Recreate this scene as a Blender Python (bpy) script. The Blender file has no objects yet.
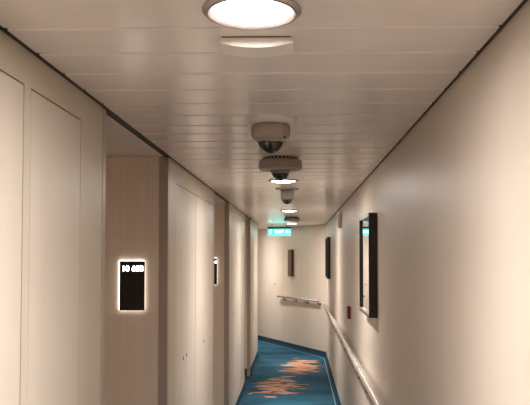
import bpy, bmesh, math
from mathutils import Vector, Matrix
PI = math.pi
C = bpy.context.scene.collection
S = bpy.context.scene
# ------------------------------------------------------------------ camera, world, exposure
EYE = 1.65
F = 700.0                                   # focal length in pixels of the 530 px frame
cam = bpy.data.cameras.new('camera'); co = bpy.data.objects.new('camera', cam); C.objects.link(co)
cam.sensor_width = 36; cam.lens = F/530*36
cam.shift_x = (265-285)/530; cam.shift_y = (230-202.5)/530
cam.clip_start = 0.02
co.location = (0, 0, EYE)
co.rotation_euler = (PI/2+math.atan(25/F), 0, math.atan(13/F))
S.camera = co
w = bpy.data.worlds.new('world'); S.world = w; w.use_nodes = True
w.node_tree.nodes['Background'].inputs[0].default_value = (1, .85, .7, 1)
w.node_tree.nodes['Background'].inputs[1].default_value = 0.02
S.view_settings.view_transform = 'Standard'; S.view_settings.look = 'None'
S.view_settings.gamma = 1; S.view_settings.use_curve_mapping = False
S.view_settings.exposure = 1.36
S.cycles.max_bounces = 24; S.cycles.diffuse_bounces = 16; S.cycles.glossy_bounces = 8; S.cycles.sample_clamp_indirect = 4
LAMP_W = 140.0
LAMP_DISC_W = 2.2
LAMP_COL = (1, .925, .87)

# ------------------------------------------------------------------ materials
def mat(name, col, rough=.5, metal=0, spec=.5, emit=None, es=0, coat=0):
    m = bpy.data.materials.new(name); m.use_nodes = True
    b = m.node_tree.nodes['Principled BSDF']
    b.inputs['Base Color'].default_value = (*col, 1); b.inputs['Roughness'].default_value = rough
    b.inputs['Metallic'].default_value = metal; b.inputs['Specular IOR Level'].default_value = spec
    b.inputs['Coat Weight'].default_value = coat
    if emit:
        b.inputs['Emission Color'].default_value = (*emit, 1); b.inputs['Emission Strength'].default_value = es
    return m
def grain(m, scale, amount, bump=0.0, detail=4):
    """multiplies the base colour by a faint noise and adds bump"""
    nt = m.node_tree; b = nt.nodes['Principled BSDF']; L = nt.links
    tc = nt.nodes.new('ShaderNodeTexCoord'); mp = nt.nodes.new('ShaderNodeMapping'); mp.inputs['Scale'].default_value = scale
    n = nt.nodes.new('ShaderNodeTexNoise'); n.inputs['Scale'].default_value = 1; n.inputs['Detail'].default_value = detail
    L.new(tc.outputs['Object'], mp.inputs['Vector']); L.new(mp.outputs[0], n.inputs['Vector'])
    r = nt.nodes.new('ShaderNodeMapRange'); r.inputs['To Min'].default_value = 1-amount; r.inputs['To Max'].default_value = 1+amount
    r.inputs['From Min'].default_value = .3; r.inputs['From Max'].default_value = .7
    L.new(n.outputs['Fac'], r.inputs['Value'])
    v = nt.nodes.new('ShaderNodeVectorMath'); v.operation = 'SCALE'
    v.inputs[0].default_value = b.inputs['Base Color'].default_value[:3]
    L.new(r.outputs[0], v.inputs['Scale']); L.new(v.outputs[0], b.inputs['Base Color'])
    if bump:
        bp = nt.nodes.new('ShaderNodeBump'); bp.inputs['Strength'].default_value = bump; bp.inputs['Distance'].default_value = .002
        L.new(n.outputs['Fac'], bp.inputs['Height']); L.new(bp.outputs[0], b.inputs['Normal'])
    return m
M = {}
WALL = (.60, .525, .45)
M['wall'] = grain(mat('beige laminate wall', WALL, .42, spec=.5), (14, 14, .6), .018)
M['wall_left'] = grain(mat('beige wood laminate', (.575, .51, .41), .42, spec=.5), (16, 16, .7), .03)
M['panel'] = grain(mat('service door laminate', (.61, .545, .465), .40, spec=.5), (16, 16, .7), .025)
M['recess'] = grain(mat('cabin recess laminate', (.86, .74, .62), .5), (34, 34, .7), .04)
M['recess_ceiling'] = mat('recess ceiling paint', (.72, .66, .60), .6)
M['plank'] = grain(mat('ceiling plank enamel', (.90, .825, .775), .2, spec=.6), (3, 40, 3), .02, .05)
M['dark'] = mat('dark shadow gap strip', (.025, .016, .012), .6)
M['post'] = mat('grey brown metal post', (.46, .38, .32), .42, .1)
M['void'] = mat('dark joint', (.03, .022, .018), .8)
M['navy'] = grain(mat('navy carpet skirting', (.012, .045, .075), .8, spec=.2), (200, 200, 200), .2)
M['edge'] = mat('pale floor edge trim', (.16, .25, .3), .4)
M['black'] = mat('black lacquer frame', (.012, .008, .008), .3)
M['mirror'] = mat('mirror glass', (.86, .84, .80), .015, 1)
M['lit_lip'] = mat('lit lip tone', (.45, .40, .36), .3, .5)  # pale colour stands for grazing light on the dark frame lip
M['glossblack'] = mat('black acrylic plate', (.012, .008, .01), .25)
M['glow'] = mat('backlit acrylic', (.9, .85, .8), .4, emit=(1, .90, .80), es=1.6)
M['digit'] = mat('backlit numerals', (.9, .9, .9), .4, emit=(1, .95, .93), es=3.5)
M['white'] = mat('white plastic', (.88, .82, .76), .4)
M['cream'] = mat('cream plastic', (.43, .37, .33), .42)
M['greyplastic'] = mat('grey plastic', (.30, .26, .23), .45)
M['bezel'] = mat('brushed lamp bezel', (.42, .37, .35), .4, .6)
M['lamp'] = mat('lamp diffuser', (.9, .9, .9), .4, emit=(1, .91, .84), es=LAMP_DISC_W*7)
M['steel'] = mat('polished steel rail', (.74, .68, .64), .22, .75)
M['bracket'] = mat('bracket metal', (.22, .17, .14), .4, .5)
M['red'] = mat('red alarm plastic', (.15, .010, .008), .4)
M['redlit'] = mat('dark red face', (.08, .008, .008), .35)
M['brown'] = grain(mat('brown wood', (.13, .065, .05), .45), (40, 40, 4), .25)
M['maroon'] = mat('maroon edge', (.055, .008, .008), .4)
M['hole'] = mat('keyhole brass', (.22, .17, .13), .4, .3)
M['signbar'] = mat('sign housing', (.02, .10, .10), .4)
M['signgreen'] = mat('lit sign face', (.02, .3, .25), .4, emit=(.06, .80, .68), es=.95)
M['signwhite'] = mat('lit sign white', (.8, .9, .9), .4, emit=(.8, 1, .97), es=1.4)
M['signink'] = mat('sign lettering teal', (.02, .3, .3), .4, emit=(.03, .42, .40), es=.6)
M['signdark'] = mat('sign icon field', (.0, .3, .2), .4, emit=(.0, .42, .28), es=1.0)
M['lens'] = mat('camera lens', (.01, .01, .01), .08, coat=1)
M['eyeball'] = mat('camera module', (.16, .13, .12), .4)
def smoked():
    m = bpy.data.materials.new('smoked dome'); m.use_nodes = True; nt = m.node_tree; nt.nodes.clear()
    o = nt.nodes.new('ShaderNodeOutputMaterial'); t = nt.nodes.new('ShaderNodeBsdfTransparent'); t.inputs[0].default_value = (.38, .33, .33, 1)
    g = nt.nodes.new('ShaderNodeBsdfPrincipled'); g.inputs['Base Color'].default_value = (.012, .008, .01, 1); g.inputs['Roughness'].default_value = .08; g.inputs['IOR'].default_value = 2.1
    x = nt.nodes.new('ShaderNodeMixShader'); x.inputs[0].default_value = .7
    nt.links.new(t.outputs[0], x.inputs[1]); nt.links.new(g.outputs[0], x.inputs[2]); nt.links.new(x.outputs[0], o.inputs[0]); return m
M['smoked'] = smoked()
def carpet():
    m = bpy.data.materials.new('teal carpet with rust leaf patches'); m.use_nodes = True; nt = m.node_tree; L = nt.links
    b = nt.nodes['Principled BSDF']; b.inputs['Roughness'].default_value = .9; b.inputs['Specular IOR Level'].default_value = .15
    N = nt.nodes.new
    tc = N('ShaderNodeTexCoord'); sep = N('ShaderNodeSeparateXYZ'); L.new(tc.outputs['Object'], sep.inputs[0])
    def math_(op, a, bb=None, c=None):
        n = N('ShaderNodeMath'); n.operation = op
        for i, v in enumerate((a, bb, c)):
            if v is None: continue
            if isinstance(v, (int, float)): n.inputs[i].default_value = v
            else: L.new(v, n.inputs[i])
        return n.outputs[0]
    def noise(sc, detail=3, off=0):
        mp = N('ShaderNodeMapping'); mp.inputs['Scale'].default_value = sc; mp.inputs['Location'].default_value = (off, off, 0)
        L.new(tc.outputs['Object'], mp.inputs[0]); n = N('ShaderNodeTexNoise'); n.inputs['Scale'].default_value = 1; n.inputs['Detail'].default_value = detail
        L.new(mp.outputs[0], n.inputs['Vector']); return n.outputs['Fac']
    X, Y = sep.outputs[0], sep.outputs[1]
    def patch(cx, cy, hx, hy, per):
        yy = math_('SUBTRACT', math_('MODULO', math_('ADD', math_('SUBTRACT', Y, cy), per*6.5), per), per/2)
        xx = math_('DIVIDE', math_('SUBTRACT', X, cx), hx); yy = math_('DIVIDE', yy, hy)
        r = math_('SQRT', math_('ADD', math_('POWER', xx, 2), math_('POWER', yy, 2)))
        return math_('SUBTRACT', 1.0, r)
    p = math_('MAXIMUM', patch(.05, 10.42, .38, 1.0, 5.2), patch(-.26, 8.86, .38, .86, 5.2))
    n1 = noise((2.4, 7.5, 1), 3)
    n3 = noise((6, 16, 1), 4, 7)
    mask = math_('ADD', math_('MULTIPLY', p, .42), math_('SUBTRACT', math_('ADD', math_('MULTIPLY', n1, .9), math_('MULTIPLY', n3, .5)), .74))
    mr = N('ShaderNodeMapRange'); mr.inputs['From Min'].default_value = .10; mr.inputs['From Max'].default_value = .16; L.new(mask, mr.inputs['Value'])
    mk = math_('MULTIPLY', mr.outputs[0], math_('GREATER_THAN', p, -.05))
    ramp = N('ShaderNodeValToRGB'); cr = ramp.color_ramp
    cr.elements[0].position = .38; cr.elements[0].color = (.10, .035, .018, 1)
    cr.elements[1].position = .62; cr.elements[1].color = (.32, .27, .22, 1)
    for pos, c in ((.44, (.33, .11, .045, 1)), (.49, (.40, .19, .10, 1)), (.53, (.22, .13, .09, 1)), (.57, (.34, .22, .15, 1))):
        e = cr.elements.new(pos); e.color = c
    L.new(noise((4.5, 9, 1), 4, 3), ramp.inputs[0])
    base = N('ShaderNodeValToRGB'); bc = base.color_ramp
    bc.elements[0].position = .38; bc.elements[0].color = (.008, .040, .064, 1)
    bc.elements[1].position = .62; bc.elements[1].color = (.014, .070, .105, 1)
    L.new(noise((1.6, 3.0, 1), 2, 5), base.inputs[0])
    mx = N('ShaderNodeMix'); mx.data_type = 'RGBA'; L.new(mk, mx.inputs['Factor'])
    L.new(base.outputs[0], mx.inputs[6]); L.new(ramp.outputs[0], mx.inputs[7]); L.new(mx.outputs[2], b.inputs['Base Color'])
    bp = N('ShaderNodeBump'); bp.inputs['Strength'].default_value = .4; bp.inputs['Distance'].default_value = .003
    L.new(noise((160, 160, 1), 2), bp.inputs['Height']); L.new(bp.outputs[0], b.inputs['Normal'])
    return m
M['carpet'] = carpet()

# ------------------------------------------------------------------ mesh helpers
def box(bm, x0, x1, y0, y1, z0, z1, bevel=0, mx=None):
    r = bmesh.ops.create_cube(bm, size=1)
    vs = r['verts']
    for v in vs:
        v.co = Vector(((x0+x1)/2+v.co.x*(x1-x0), (y0+y1)/2+v.co.y*(y1-y0), (z0+z1)/2+v.co.z*(z1-z0)))
    if mx is not None: bmesh.ops.transform(bm, matrix=mx, verts=vs)
    if bevel:
        es = list({e for v in vs for e in v.link_edges})
        bmesh.ops.bevel(bm, geom=es, offset=bevel, segments=2, affect='EDGES', profile=.7)
def lathe(bm, prof, n=48, cx=0, cy=0, cz=0, cap=True):
    rings = []
    for r, z in prof:
        rings.append([bm.verts.new((cx+r*math.cos(2*PI*i/n), cy+r*math.sin(2*PI*i/n), cz+z)) for i in range(n)])
    for a, b in zip(rings, rings[1:]):
        for i in range(n):
            bm.faces.new((a[i], a[(i+1) % n], b[(i+1) % n], b[i]))
    if cap:
        bm.faces.new(rings[0]); bm.faces.new(rings[-1])
    bmesh.ops.recalc_face_normals(bm, faces=bm.faces)
def tube(bm, a, b, r, n=20):
    a, b = Vector(a), Vector(b); d = (b-a)
    m = Matrix.Translation((a+b)/2) @ d.to_track_quat('Z', 'Y').to_matrix().to_4x4()
    bmesh.ops.create_cone(bm, cap_ends=True, segments=n, radius1=r, radius2=r, depth=d.length, matrix=m)
def prism(bm, pts, z0, z1):
    a = [bm.verts.new((x, y, z0)) for x, y in pts]; b = [bm.verts.new((x, y, z1)) for x, y in pts]
    bm.faces.new(a); bm.faces.new(b); n = len(pts)
    for i in range(n): bm.faces.new((a[i], a[(i+1) % n], b[(i+1) % n], b[i]))
    bmesh.ops.recalc_face_normals(bm, faces=bm.faces)
def obj(name, bm, m, parent=None, smooth=False):
    me = bpy.data.meshes.new(name); bm.to_mesh(me); bm.free()
    me.materials.append(m)
    if smooth:
        me.polygons.foreach_set('use_smooth', [True]*len(me.polygons))
        me.set_sharp_from_angle(angle=math.radians(35))
    o = bpy.data.objects.new(name, me); C.objects.link(o); o.parent = parent; return o
def NB(): return bmesh.new()
def struct(name, bm, m, parent=None):
    o = obj(name, bm, m, parent)
    if parent is None: o['kind'] = 'structure'
    return o
def thing(name, label, cat, loc=(0, 0, 0), rotz=0, group=None):
    o = bpy.data.objects.new(name, None); C.objects.link(o); o.location = loc; o.rotation_euler = (0, 0, rotz)
    o.empty_display_size = .05
    o['label'] = label; o['category'] = cat
    if group: o['group'] = group
    return o
def dup(root, loc, label):
    r = root.copy(); C.objects.link(r); r.location = loc; r['label'] = label
    for ch in list(root.children):
        c = ch.copy(); C.objects.link(c); c.parent = r
        for g in list(ch.children):
            d = g.copy(); C.objects.link(d); d.parent = c
    return r
def text(name, body, size, m, parent, loc, rot=(PI/2, 0, 0), ext=.0006, sx=1.0, offset=0):
    cu = bpy.data.curves.new(name, 'FONT'); cu.body = body; cu.size = size; cu.extrude = ext; cu.offset = offset
    cu.align_x = 'CENTER'; cu.align_y = 'CENTER'
    tmp = bpy.data.objects.new(name+'_curve', cu); C.objects.link(tmp); bpy.context.view_layer.update()
    me = bpy.data.meshes.new_from_object(tmp); bpy.data.objects.remove(tmp); bpy.data.curves.remove(cu)
    me.name = name; me.materials.clear(); me.materials.append(m)
    o = bpy.data.objects.new(name, me); C.objects.link(o); o.parent = parent; o.location = loc; o.rotation_euler = rot
    o.scale = (sx, 1, 1); return o

# ------------------------------------------------------------------ the corridor
CEIL = EYE+.494
XL, XR = -.654, .448
XB = -1.30                                   # back of the cabin recesses
YC = 11.28; YLE = 11.40                      # where right wall and left wall turn
D = Vector((-1.205, 2.3)).normalized()       # direction of the bent corridor
NR = Vector((-D.y, D.x)); NR = NR if NR.x < 0 else -NR   # into the corridor, from the end wall
NR = Vector((-abs(D.y), -abs(D.x)))
P0 = Vector((XR, YC)); Q0 = Vector((XL, YLE))
LEN = 5.0
def rline(y): return XR if y <= YC else XR+(y-YC)*D.x/D.y
def lline(y): return XL if y <= YLE else XL+(y-YLE)*D.x/D.y
P1 = P0+D*LEN; Q1 = Q0+D*LEN

bm = NB(); box(bm, -4.2, .6, -4, 17, -.06, 0); struct('floor', bm, M['carpet'])
bm = NB(); box(bm, XR, XR+.12, -4, YC+.02, 0, CEIL+.06); struct('wall_right', bm, M['wall'])
bm = NB(); prism(bm, [P0, P1, P1-NR*.12, P0-NR*.12+Vector((.06, 0))], 0, CEIL+.06); struct('wall_end', bm, M['wall'])
bm = NB(); box(bm, XB, XR, -4.12, -4, 0, CEIL+.06); struct('wall_back', bm, M['wall'])
e = NR*.1; bm = NB(); prism(bm, [P1, Q1, Q1+D*.1, P1+D*.1], 0, CEIL+.06); struct('wall_far', bm, M['wall'])
# ceiling of enamel planks laid across the corridor, each with rolled edges
bm = NB(); PITCH = .19; PS = 1.506-PITCH*29; GAP = .008
y = PS; k = 0
while y < 15.9:
    a, b = y+.002, y+PITCH-.002
    prof = [(a, .014), (a, .005), (a+.003, .0018), (a+.009, 0), (b-.009, 0), (b-.003, .0018), (b, .005), (b, .014)]
    lf = []; rt = []
    for yy, dz in prof:
        lf.append(bm.verts.new((lline(yy)+.0145, yy, CEIL+dz))); rt.append(bm.verts.new((rline(yy)-.0105, yy, CEIL+dz)))
    for i in range(len(prof)-1): bm.faces.new((lf[i], rt[i], rt[i+1], lf[i+1]))
    bm.faces.new(lf); bm.faces.new(rt[::-1]); bm.faces.new((lf[0], lf[-1], rt[-1], rt[0]))
    y += PITCH
bmesh.ops.recalc_face_normals(bm, faces=bm.faces)
struct('ceiling', bm, M['plank'])
bm = NB(); box(bm, -4.2, .6, -4.1, 17, CEIL+.0145, CEIL+.06); struct('ceiling_void', bm, M['void'])
# left wall: blocks between the cabin recesses
def doorblock(y0, y1, openings, top, idx, holes=()):
    """wall block with a 12 mm facing; service doors sit in openings of the facing"""
    bm = NB(); zb = .10
    box(bm, XB, XL-.012, y0, y1, 0, CEIL+.014)
    ys = [y0]+[v for o in openings for v in o]+[y1]
    for i in range(0, len(ys), 2):
        if ys[i+1]-ys[i] > .001: box(bm, XL-.0125, XL, ys[i], ys[i+1], 0, CEIL+.014)
    for a, b in openings:
        box(bm, XL-.0125, XL, a, b, top, CEIL+.014); box(bm, XL-.0125, XL, a, b, 0, zb)
    struct('wall_left', bm, M['wall_left'])
n_door = [0]
def door(y0, y1, top, holes=()):
    n_door[0] += 1
    bm = NB(); box(bm, XL-.0118, XL-.0004, y0+.004, y1-.004, .104, top-.004, .0012)
    d = struct('door_%d' % n_door[0], bm, M['panel'])
    for hy, hz, s in holes:
        bm = NB()
        m = Matrix.Translation((XL, hy, hz)) @ Matrix.Rotation(math.radians(12), 4, 'X') @ Matrix.Diagonal((.3, .55*s, 1*s, 1))
        bmesh.ops.create_uvsphere(bm, u_segments=16, v_segments=10, radius=.0125, matrix=m)
        obj('keyhole', bm, M['hole'], d, True)
# posts stand at each corner of a recess, 4 cm wide
R1, R2, R3 = (2.36, 3.50), (5.45, 6.63), (8.64, 9.60)
doorblock(-4, 2.317, [(.90, 1.65), (1.69, 2.088)], 2.059, 1)
door(.90, 1.65, 2.059); door(1.69, 2.088, 2.059)
doorblock(3.54, 5.407, [(3.735, 5.375)], 2.035, 2)
door(3.735, 4.467, 2.035, [(4.00, 1.062, 1), (4.115, 1.066, 1)]); door(4.467, 5.375, 2.035, [(4.84, 1.057, .9)])
doorblock(6.67, 8.597, [(6.87, 8.56)], 2.035, 3)
door(6.87, 7.56, 2.035, [(7.13, 1.06, 1)]); door(7.56, 8.56, 2.035, [(8.04, 1.058, .9)])
doorblock(9.64, YLE, [], 2.035, 4)
bm = NB(); prism(bm, [Q0, Q1, Q1+NR*.12, Q0+Vector((-.2, 0))], 0, CEIL+.014); struct('wall_left', bm, M['wall_left'])
bm = NB(); box(bm, XB-.1, XB, -4, YLE, 0, CEIL+.06); struct('wall_cabins', bm, M['recess'])
tn = [0]
def trim(bm, m):
    tn[0] += 1; return struct('trim_%d' % tn[0], bm, m)
for (a, b) in (R1, R2, R3):
    # lining panels on the two returns of the recess, then the posts and the plain ceiling
    bm = NB(); box(bm, XB, XL-.044, a-.04, a-.006, 0, CEIL); struct('wall_recess', bm, M['recess'])
    bm = NB(); box(bm, XB, XL-.044, b+.006, b+.04, 0, CEIL); struct('wall_recess', bm, M['recess'])
    bm = NB(); box(bm, XL-.044, XL+.001, a-.040, a, 0, CEIL-.001, .002); trim(bm, M['post'])
    bm = NB(); box(bm, XL-.044, XL+.001, b, b+.040, 0, CEIL-.001, .002); trim(bm, M['post'])
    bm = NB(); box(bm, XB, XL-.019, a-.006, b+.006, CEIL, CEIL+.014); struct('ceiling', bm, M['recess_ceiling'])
for (a, b) in (R1, R2, R3):
    bm = NB(); box(bm, XL-.019, XL-.0102, a-.001, b+.001, CEIL+.0005, CEIL+.014); trim(bm, M['dark'])
# dark ceiling edge strips
bm = NB(); box(bm, XL-.010, XL+.016, -4, YLE, CEIL+.0012, CEIL+.014); trim(bm, M['dark'])
bm = NB(); box(bm, XR-.012, XR, -4, YC, CEIL+.0012, CEIL+.014); trim(bm, M['dark'])
bm = NB(); prism(bm, [P0, P1, P1+NR*.004, P0+NR*.004], CEIL-.003, CEIL+.014); trim(bm, M['void'])
# coved carpet skirting with a pale edge
def skirting(name, a, b, n, edge=True):
    a, b, n = Vector(a), Vector(b), Vector(n).normalized()
    prof = [(0, .10), (.007, .10), (.010, .045), (.016, .02), (.030, .004), (.030, 0), (0, 0)]
    bm = NB(); A = []; B = []
    for o_, z in prof:
        p = a+n*o_; q = b+n*o_
        A.append(bm.verts.new((p.x, p.y, z))); B.append(bm.verts.new((q.x, q.y, z)))
    for i in range(len(prof)):
        j = (i+1) % len(prof); bm.faces.new((A[i], A[j], B[j], B[i]))
    bm.faces.new(A); bm.faces.new(B); bmesh.ops.recalc_face_normals(bm, faces=bm.faces)
    s = struct(name, bm, M['navy'])
    if not edge: return
    bm = NB()
    p, q = a+n*.030, b+n*.030; p2, q2 = a+n*.038, b+n*.038
    prism(bm, [p, q, q2, p2], 0, .005); obj('edge_trim', bm, M['edge'], s)
skirting('baseboard_right', (XR, -4), (XR, YC-.01), (-1, 0))
skirting('baseboard_end', P0+D*.01, P1, NR)
for a, b in ((-4, 2.317), (3.54, 5.407), (6.67, 8.597), (9.64, YLE)):
    skirting('baseboard_left', (XL, a), (XL, b), (1, 0), False)
for a, b in (R1, R2, R3):
    skirting('baseboard_recess', (XB, b+.006), (XL-.044, b+.006), (0, -1))
skirting('baseboard_bend', Q0, Q1, -NR)
# seam and lock of the service door in the end wall
def wp(t, off=0):      # point on the end wall at distance t*2.597 from its corner
    p = P0+D*(t*2.597)+NR*off; return p
WA = math.atan2(NR.y, NR.x)   # direction of the wall's outward normal
bm = NB()
for t in (.585, .97):
    p = wp(t); q = wp(t+.0016); prism(bm, [p-NR*.002, q-NR*.002, q+NR*.0006, p+NR*.0006], .10, 2.05)
p = wp(.585); q = wp(.97); prism(bm, [p-NR*.002, q-NR*.002, q+NR*.0006, p+NR*.0006], 2.048, 2.052)
trim(bm, M['post'])
bm = NB(); p = wp(.72); bmesh.ops.create_uvsphere(bm, u_segments=12, v_segments=8, radius=.016, matrix=Matrix.Translation((p.x, p.y, 1.11)))
trim(bm, M['hole'])

# ------------------------------------------------------------------ downlights
XM = -.097
def downlight(loc, label):
    t = thing('downlight', label, 'ceiling light', loc, group='round downlights along the corridor ceiling')
    bm = NB(); lathe(bm, [(.100, .003), (.100, -.003), (.094, -.009), (.088, -.010), (.077, -.004), (.074, .002), (.070, .003)], 64)
    obj('bezel', bm, M['bezel'], t, True)
    bm = NB(); lathe(bm, [(.0765, .0), (.0765, -.004), (.074, -.0065), (.05, -.0125), (.02, -.014), (.004, -.014)], 64)
    obj('diffuser', bm, M['lamp'], t, True)
    l = bpy.data.lights.new('lamp_light', 'POINT'); l.energy = LAMP_W; l.color = LAMP_COL; l.shadow_soft_size = .05
    # photometric profile of the fitting: intensity falls with the angle from straight down
    l.use_nodes = True; nt = l.node_tree; em = nt.nodes['Emission']
    tc = nt.nodes.new('ShaderNodeTexCoord'); sp = nt.nodes.new('ShaderNodeSeparateXYZ'); nt.links.new(tc.outputs['Normal'], sp.inputs[0])
    ng = nt.nodes.new('ShaderNodeMath'); ng.operation = 'MULTIPLY'; ng.inputs[1].default_value = -1; ng.use_clamp = True; nt.links.new(sp.outputs[2], ng.inputs[0])
    pw = nt.nodes.new('ShaderNodeMath'); pw.operation = 'POWER'; pw.inputs[1].default_value = 5.0; nt.links.new(ng.outputs[0], pw.inputs[0])
    ma = nt.nodes.new('ShaderNodeMath'); ma.operation = 'MULTIPLY_ADD'; ma.inputs[1].default_value = .90; ma.inputs[2].default_value = .17; nt.links.new(pw.outputs[0], ma.inputs[0])
    ml = nt.nodes.new('ShaderNodeMath'); ml.operation = 'MULTIPLY'; nt.links.new(ma.outputs[0], ml.inputs[0]); nt.links.new(ng.outputs[0], ml.inputs[1])
    nt.links.new(ml.outputs[0], em.inputs['Strength'])
    lo = bpy.data.objects.new('lamp_light', l); C.objects.link(lo); lo.parent = t; lo.location = (0, 0, -.018)
    return t
dl = downlight((XM+.004, 1.395, CEIL), 'large bright round downlight in the ceiling nearest the viewer')
dup(dl, (XM, 4.62, CEIL), 'round downlight glowing just behind the two dome cameras')
dup(dl, (XM, 7.75, CEIL), 'small round downlight between the boxy camera and the far drum camera')
dup(dl, (XM, 10.85, CEIL), 'smallest visible downlight, close above the green exit sign')
dup(dl, (XM, -1.70, CEIL), 'unseen downlight added behind the viewer to light the near walls')  # added out of view, continues the row to brighten the near walls
dup(dl, (-1.0, 12.79, CEIL), 'downlight around the bend beyond the left wall')

# ------------------------------------------------------------------ ceiling fittings
# convex oblong cover
t = thing('ceiling_sensor', 'oblong white plastic cover with bulging underside beside the nearest downlight', 'ceiling fitting', (-.0935, 1.563, CEIL))
bm = NB(); n = 24; W = .0825; dep = .082
A = []; B = []
for i in range(n+1):
    x = -W+2*W*i/n; z = -.015-.011*(1-(x/W)**2)
    A.append(bm.verts.new((x, 0, z))); B.append(bm.verts.new((x, dep, z)))
for (lst, yy) in ((A, 0), (B, dep)):
    lst.append(bm.verts.new((W, yy, -.003))); lst.append(bm.verts.new((-W, yy, -.003)))
m_ = len(A)
for i in range(m_): bm.faces.new((A[i], A[(i+1) % m_], B[(i+1) % m_], B[i]))
bm.faces.new(A); bm.faces.new(B); bmesh.ops.recalc_face_normals(bm, faces=bm.faces)
obj('cover', bm, M['white'], t, True)
bm = NB(); box(bm, -W+.004, W-.004, .002, dep-.004, -.0032, .002); obj('backing', bm, M['dark'], t)

def dome(t, z, r, parent_ring=None, ringm='cream'):
    bm = NB(); lathe(bm, [(r+.006, .004), (r+.006, -.003), (r+.003, -.006), (r-.002, -.004)], 48, cz=z, cap=False); obj('dome_ring', bm, M[ringm], t, True)
    bm = NB(); prof = [(r*math.cos(a), -r*math.sin(a)) for a in [i*PI/2/14 for i in range(14)]]+[(.0015, -r)]
    lathe(bm, prof, 48, cz=z, cap=False); d = obj('dome', bm, M['smoked'], t, True)
    bm = NB(); bmesh.ops.create_uvsphere(bm, u_segments=24, v_segments=14, radius=r*.66, matrix=Matrix.Translation((0, 0, z-.004)))
    obj('camera_ball', bm, M['eyeball'], d, True)
    bm = NB(); tube(bm, (0, -r*.45, z-r*.22), (0, -r*.80, z-r*.42), r*.27); obj('lens', bm, M['lens'], d, True)
# camera 1
t = thing('dome_camera', 'nearest dome camera, cream round housing with smoked dome hanging from the ceiling', 'security camera', (-.099, 2.52, CEIL), group='dome cameras on the corridor ceiling')
bm = NB(); lathe(bm, [(.089, .003), (.089, -.006), (.086, -.014), (.078, -.021), (.070, -.024), (.060, -.025)], 56, cx=.005); obj('mounting_plate', bm, M['white'], t, True)
bm = NB(); lathe(bm, [(.063, -.022), (.063, -.029), (.070, -.0295), (.0715, -.034), (.0715, -.05), (.069, -.066), (.062, -.078), (.050, -.084)], 56); h = obj('housing', bm, M['cream'], t, True)
bm = NB(); m_ = Matrix.Translation((.052, -.040, -.074)); bmesh.ops.create_uvsphere(bm, u_segments=10, v_segments=6, radius=.004, matrix=m_); obj('screw', bm, M['dark'], h)
dome(t, -.082, .0455)
# camera 2
t = thing('dome_camera', 'dome camera with a wide drum housing and dark slotted top, second from the viewer', 'security camera', (-.090, 3.56, CEIL), group='dome cameras on the corridor ceiling')
bm = NB(); lathe(bm, [(.088, .003), (.088, -.014)], 48); obj('mounting_plate', bm, M['dark'], t, True)
bm = NB(); lathe(bm, [(.106, -.013), (.111, -.018), (.112, -.045), (.108, -.058), (.098, -.064), (.05, -.066)], 56); obj('housing', bm, M['cream'], t, True)
for i in range(10):
    a = -PI/2+(i-4.5)*.22; bm = NB(); box(bm, -.004, .004, -.094, -.086, -.014, 0, mx=Matrix.Rotation(a+PI/2, 4, 'Z')); obj('spacer', bm, M['cream'], t)
dome(t, -.072, .044)
# camera 3
t = thing('dome_camera', 'small boxy ceiling camera on a thin round plate between two downlights', 'security camera', (-.080, 5.20, CEIL), group='dome cameras on the corridor ceiling')
bm = NB(); lathe(bm, [(.088, .003), (.088, -.004), (.084, -.008), (.07, -.009)], 48); obj('mounting_plate', bm, M['cream'], t, True)
bm = NB(); box(bm, -.048, .048, -.048, .048, -.078, -.008, .006); obj('housing', bm, M['greyplastic'], t, True)
dome(t, -.078, .038, ringm='greyplastic')
# smoke detector
t = thing('smoke_detector', 'grey drum shaped smoke detector in front of the farthest downlight, near the exit sign', 'smoke detector', (-.080, 9.12, CEIL))
bm = NB(); lathe(bm, [(.088, .003), (.088, -.014)], 48); obj('mounting_plate', bm, M['dark'], t, True)
bm = NB(); lathe(bm, [(.098, -.013), (.102, -.018), (.102, -.040), (.096, -.048), (.05, -.051)], 48); obj('housing', bm, M['greyplastic'], t, True)
bm = NB(); lathe(bm, [(.030, -.050), (.029, -.056), (.022, -.060), (.004, -.061)], 32); obj('sensor_cap', bm, M['white'], t, True)

# ------------------------------------------------------------------ exit sign
t = thing('exit_sign', 'green illuminated EXIT sign hanging under the ceiling at the corridor bend', 'sign', (-.310, 11.60, EYE))
W = .188
bm = NB(); box(bm, -W-.008, W+.008, -.022, .022, .432, .468, .003); obj('housing', bm, M['signbar'], t)
for sx in (-.12, .12):
    bm = NB(); tube(bm, (sx, 0, .46), (sx, 0, .4965), .006, 12); obj('hanger', bm, M['signbar'], t)
bm = NB(); box(bm, -W, W, -.008, .008, .318, .440, .002); pn = obj('panel', bm, M['signgreen'], t)
bm = NB(); box(bm, -W+.012, -W+.082, -.0092, -.0078, .345, .432); ic = obj('running_man_sign', bm, M['signdark'], pn)
bm = NB()
mxs = lambda x, z, a: Matrix.Translation((x, 0, z)) @ Matrix.Rotation(a, 4, 'Y')
cx = -W+.047
for (x, z, a, ww, hh) in ((cx, .396, .3, .010, .034), (cx-.012, .366, .9, .008, .034), (cx+.010, .367, -.5, .008, .032), (cx+.012, .404, 1.2, .006, .026), (cx-.013, .398, 1.0, .006, .024)):
    box(bm, -ww/2, ww/2, -.0102, -.0091, -hh/2, hh/2, mx=mxs(x, z, a))
tube(bm, (cx+.006, -.0091, .421), (cx+.006, -.0102, .421), .0065, 14)
obj('running_man', bm, M['signwhite'], pn)
text('lettering', 'EXIT', .072, M['signwhite'], pn, (0, -.0088, .380), sx=1.0)
bm = NB()   # arrow pictogram
ax = W-.050
prism(bm, [(ax-.034, 0), (ax-.008, .028), (ax-.008, .010), (ax+.034, .010), (ax+.034, -.010), (ax-.008, -.010), (ax-.008, -.028)], 0, .001)
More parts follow.
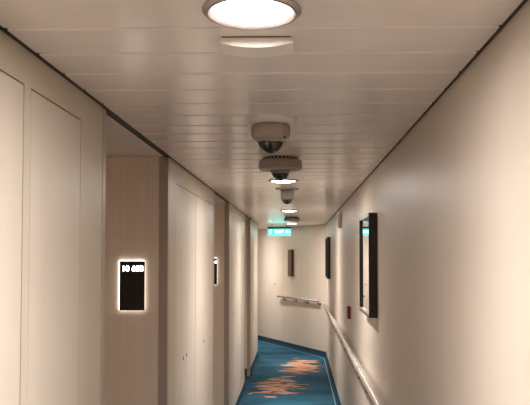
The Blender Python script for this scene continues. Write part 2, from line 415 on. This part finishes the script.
bmesh.ops.transform(bm, matrix=Matrix.Translation((0, -.0082, .385)) @ Matrix.Rotation(PI/2, 4, 'X'), verts=bm.verts)
obj('arrow', bm, M['signwhite'], pn)

# ------------------------------------------------------------------ cabin number plates
def plate(loc, label, body):
    t = thing('cabin_number_plate', label, 'number plate', loc, group='backlit cabin number plates')
    bm = NB(); box(bm, -.0685, .0585, -.010, .0, -.1220, .1252, .002); obj('backlight', bm, M['glow'], t)
    bm = NB(); box(bm, -.0625, .0628, -.020, -.010, -.1235, .1225, .002); f = obj('face', bm, M['glossblack'], t)
    text('numerals', body, .040, M['digit'], f, (.003, -.0205, .084), ext=.0008, sx=1.0, offset=.0006)
    return t
PY = .0062
plate((-.829, R1[1]+PY, EYE-.153), 'black backlit plate with glowing number 10 680 in the nearest recess', '10 680')
plate((-.829, R2[1]+PY, EYE-.153), 'black backlit plate half hidden by the left wall in the second recess', '10 684')

# ------------------------------------------------------------------ right wall
def framed(loc, rotz, label, Lh, z0, z1, front='mirror'):
    """frame of real depth; local +x runs along the wall, local -y is out of the wall"""
    t = thing('framed_mirror', label, 'mirror', loc, rotz, group='square black framed mirrors on the right wall')
    d = .048; b = .011
    bm = NB()
    box(bm, 0, b, -d, 0, z0, z1); box(bm, Lh-b, Lh, -d, 0, z0, z1)
    box(bm, b, Lh-b, -d, 0, z1-b, z1); box(bm, b, Lh-b, -d, 0, z0, z0+b)
    obj('frame', bm, M['black'], t)
    bm = NB(); box(bm, b, Lh-b, -d+.012, -d+.016, z0+b, z1-b); g = obj('glass', bm, M['mirror'], t)
    for za, zb in ((z0+b, z0+b+.006), (z1-b-.006, z1-b)):
        bm = NB(); box(bm, b, Lh-b, -d+.0005, -d+.012, za, zb); obj('lit_lip', bm, M['lit_lip'], t)  # pale strips paint in the light caught by top and bottom lips
    return t
framed((XR, 4.58, EYE), -PI/2, 'large square mirror in a thick black frame, nearest on the right wall', .61, -.355, .24)
framed((XR, 10.30, EYE), -PI/2, 'small distant black framed mirror on the right wall near the corner', .62, -.33, .25)
t = thing('fire_call_point', 'small red fire alarm call point on the right wall below the near mirror', 'alarm', (XR, 6.02, EYE-.490))
bm = NB(); box(bm, -.028, 0, -.05, .05, -.052, .052, .004); obj('body', bm, M['red'], t)
bm = NB(); box(bm, -.0295, -.0275, -.033, .033, -.030, .030, .0005); obj('push_glass', bm, M['redlit'], t)
t = thing('wall_speaker', 'white box high on the right wall just under the ceiling edge', 'wall box', (XR, 7.22, EYE+.36))
bm = NB(); box(bm, -.040, 0, -.09, .09, -.083, .078, .004); obj('body', bm, M['white'], t)
bm = NB(); box(bm, -.0415, -.0395, -.070, .070, -.066, .060); obj('speaker_grille', bm, M['cream'], t)

# handrails
def rail(name, label, a, n, Lr, joints, brackets, r=.022, z=.905, off=.05):
    """a: start on the wall, n: unit normal out of wall, runs along d"""
    a = Vector(a); n = Vector(n).normalized(); d = Vector((n.y, -n.x)) if Vector((n.y, -n.x)).y > 0 else Vector((-n.y, n.x))
    t = thing(name, label, 'handrail', (a.x, a.y, 0))
    P = lambda s, o, zz: (d.x*s+n.x*o, d.y*s+n.y*o, zz)
    bm = NB(); tube(bm, P(0, off, z), P(Lr, off, z), r, 28)
    for s in (0, Lr): bmesh.ops.create_uvsphere(bm, u_segments=20, v_segments=12, radius=r, matrix=Matrix.Translation(P(s, off, z)))
    obj('rail', bm, M['steel'], t, True)
    for s in joints:
        bm = NB(); tube(bm, P(s-.028, off, z), P(s+.028, off, z), r+.0055, 28); obj('collar', bm, M['steel'], t, True)
    for s in brackets:
        bm = NB(); tube(bm, P(s, off, z-r+.002), P(s, off, z-r-.030), .007, 12); tube(bm, P(s, off+.006, z-r-.032), P(s, .004, z-r-.032), .0085, 12)
        b_ = obj('bracket', bm, M['bracket'], t, True)
        bm = NB(); tube(bm, P(s, .006, z-r-.032), P(s, 0, z-r-.032), .024, 20); obj('wall_flange', bm, M['bracket'], b_, True)
    return t
rail('handrail', 'long polished handrail running along the right wall', (XR, .9), (-1, 0), 10.25, [1.82, 3.70, 5.58, 7.46, 9.3], [.4+.47*i for i in range(21)])
p = wp(.065)
rail('handrail', 'short polished handrail on four brackets across the angled end wall', p, NR, .575*2.597, [], [.01+.42*i for i in range(4)], off=.05, r=.0195)

# narrow plaque on the angled end wall
p = wp(.435)
t = thing('wall_plaque', 'narrow dark brown upright plaque on the angled end wall', 'plaque', (p.x, p.y, EYE), math.atan2(D.y, D.x))
bm = NB(); box(bm, 0, .14, 0, .045, -.375, .095, .002); obj('frame', bm, M['maroon'], t)
bm = NB(); box(bm, .006, .134, .0448, .047, -.369, .089, .0005); obj('face', bm, M['brown'], t)
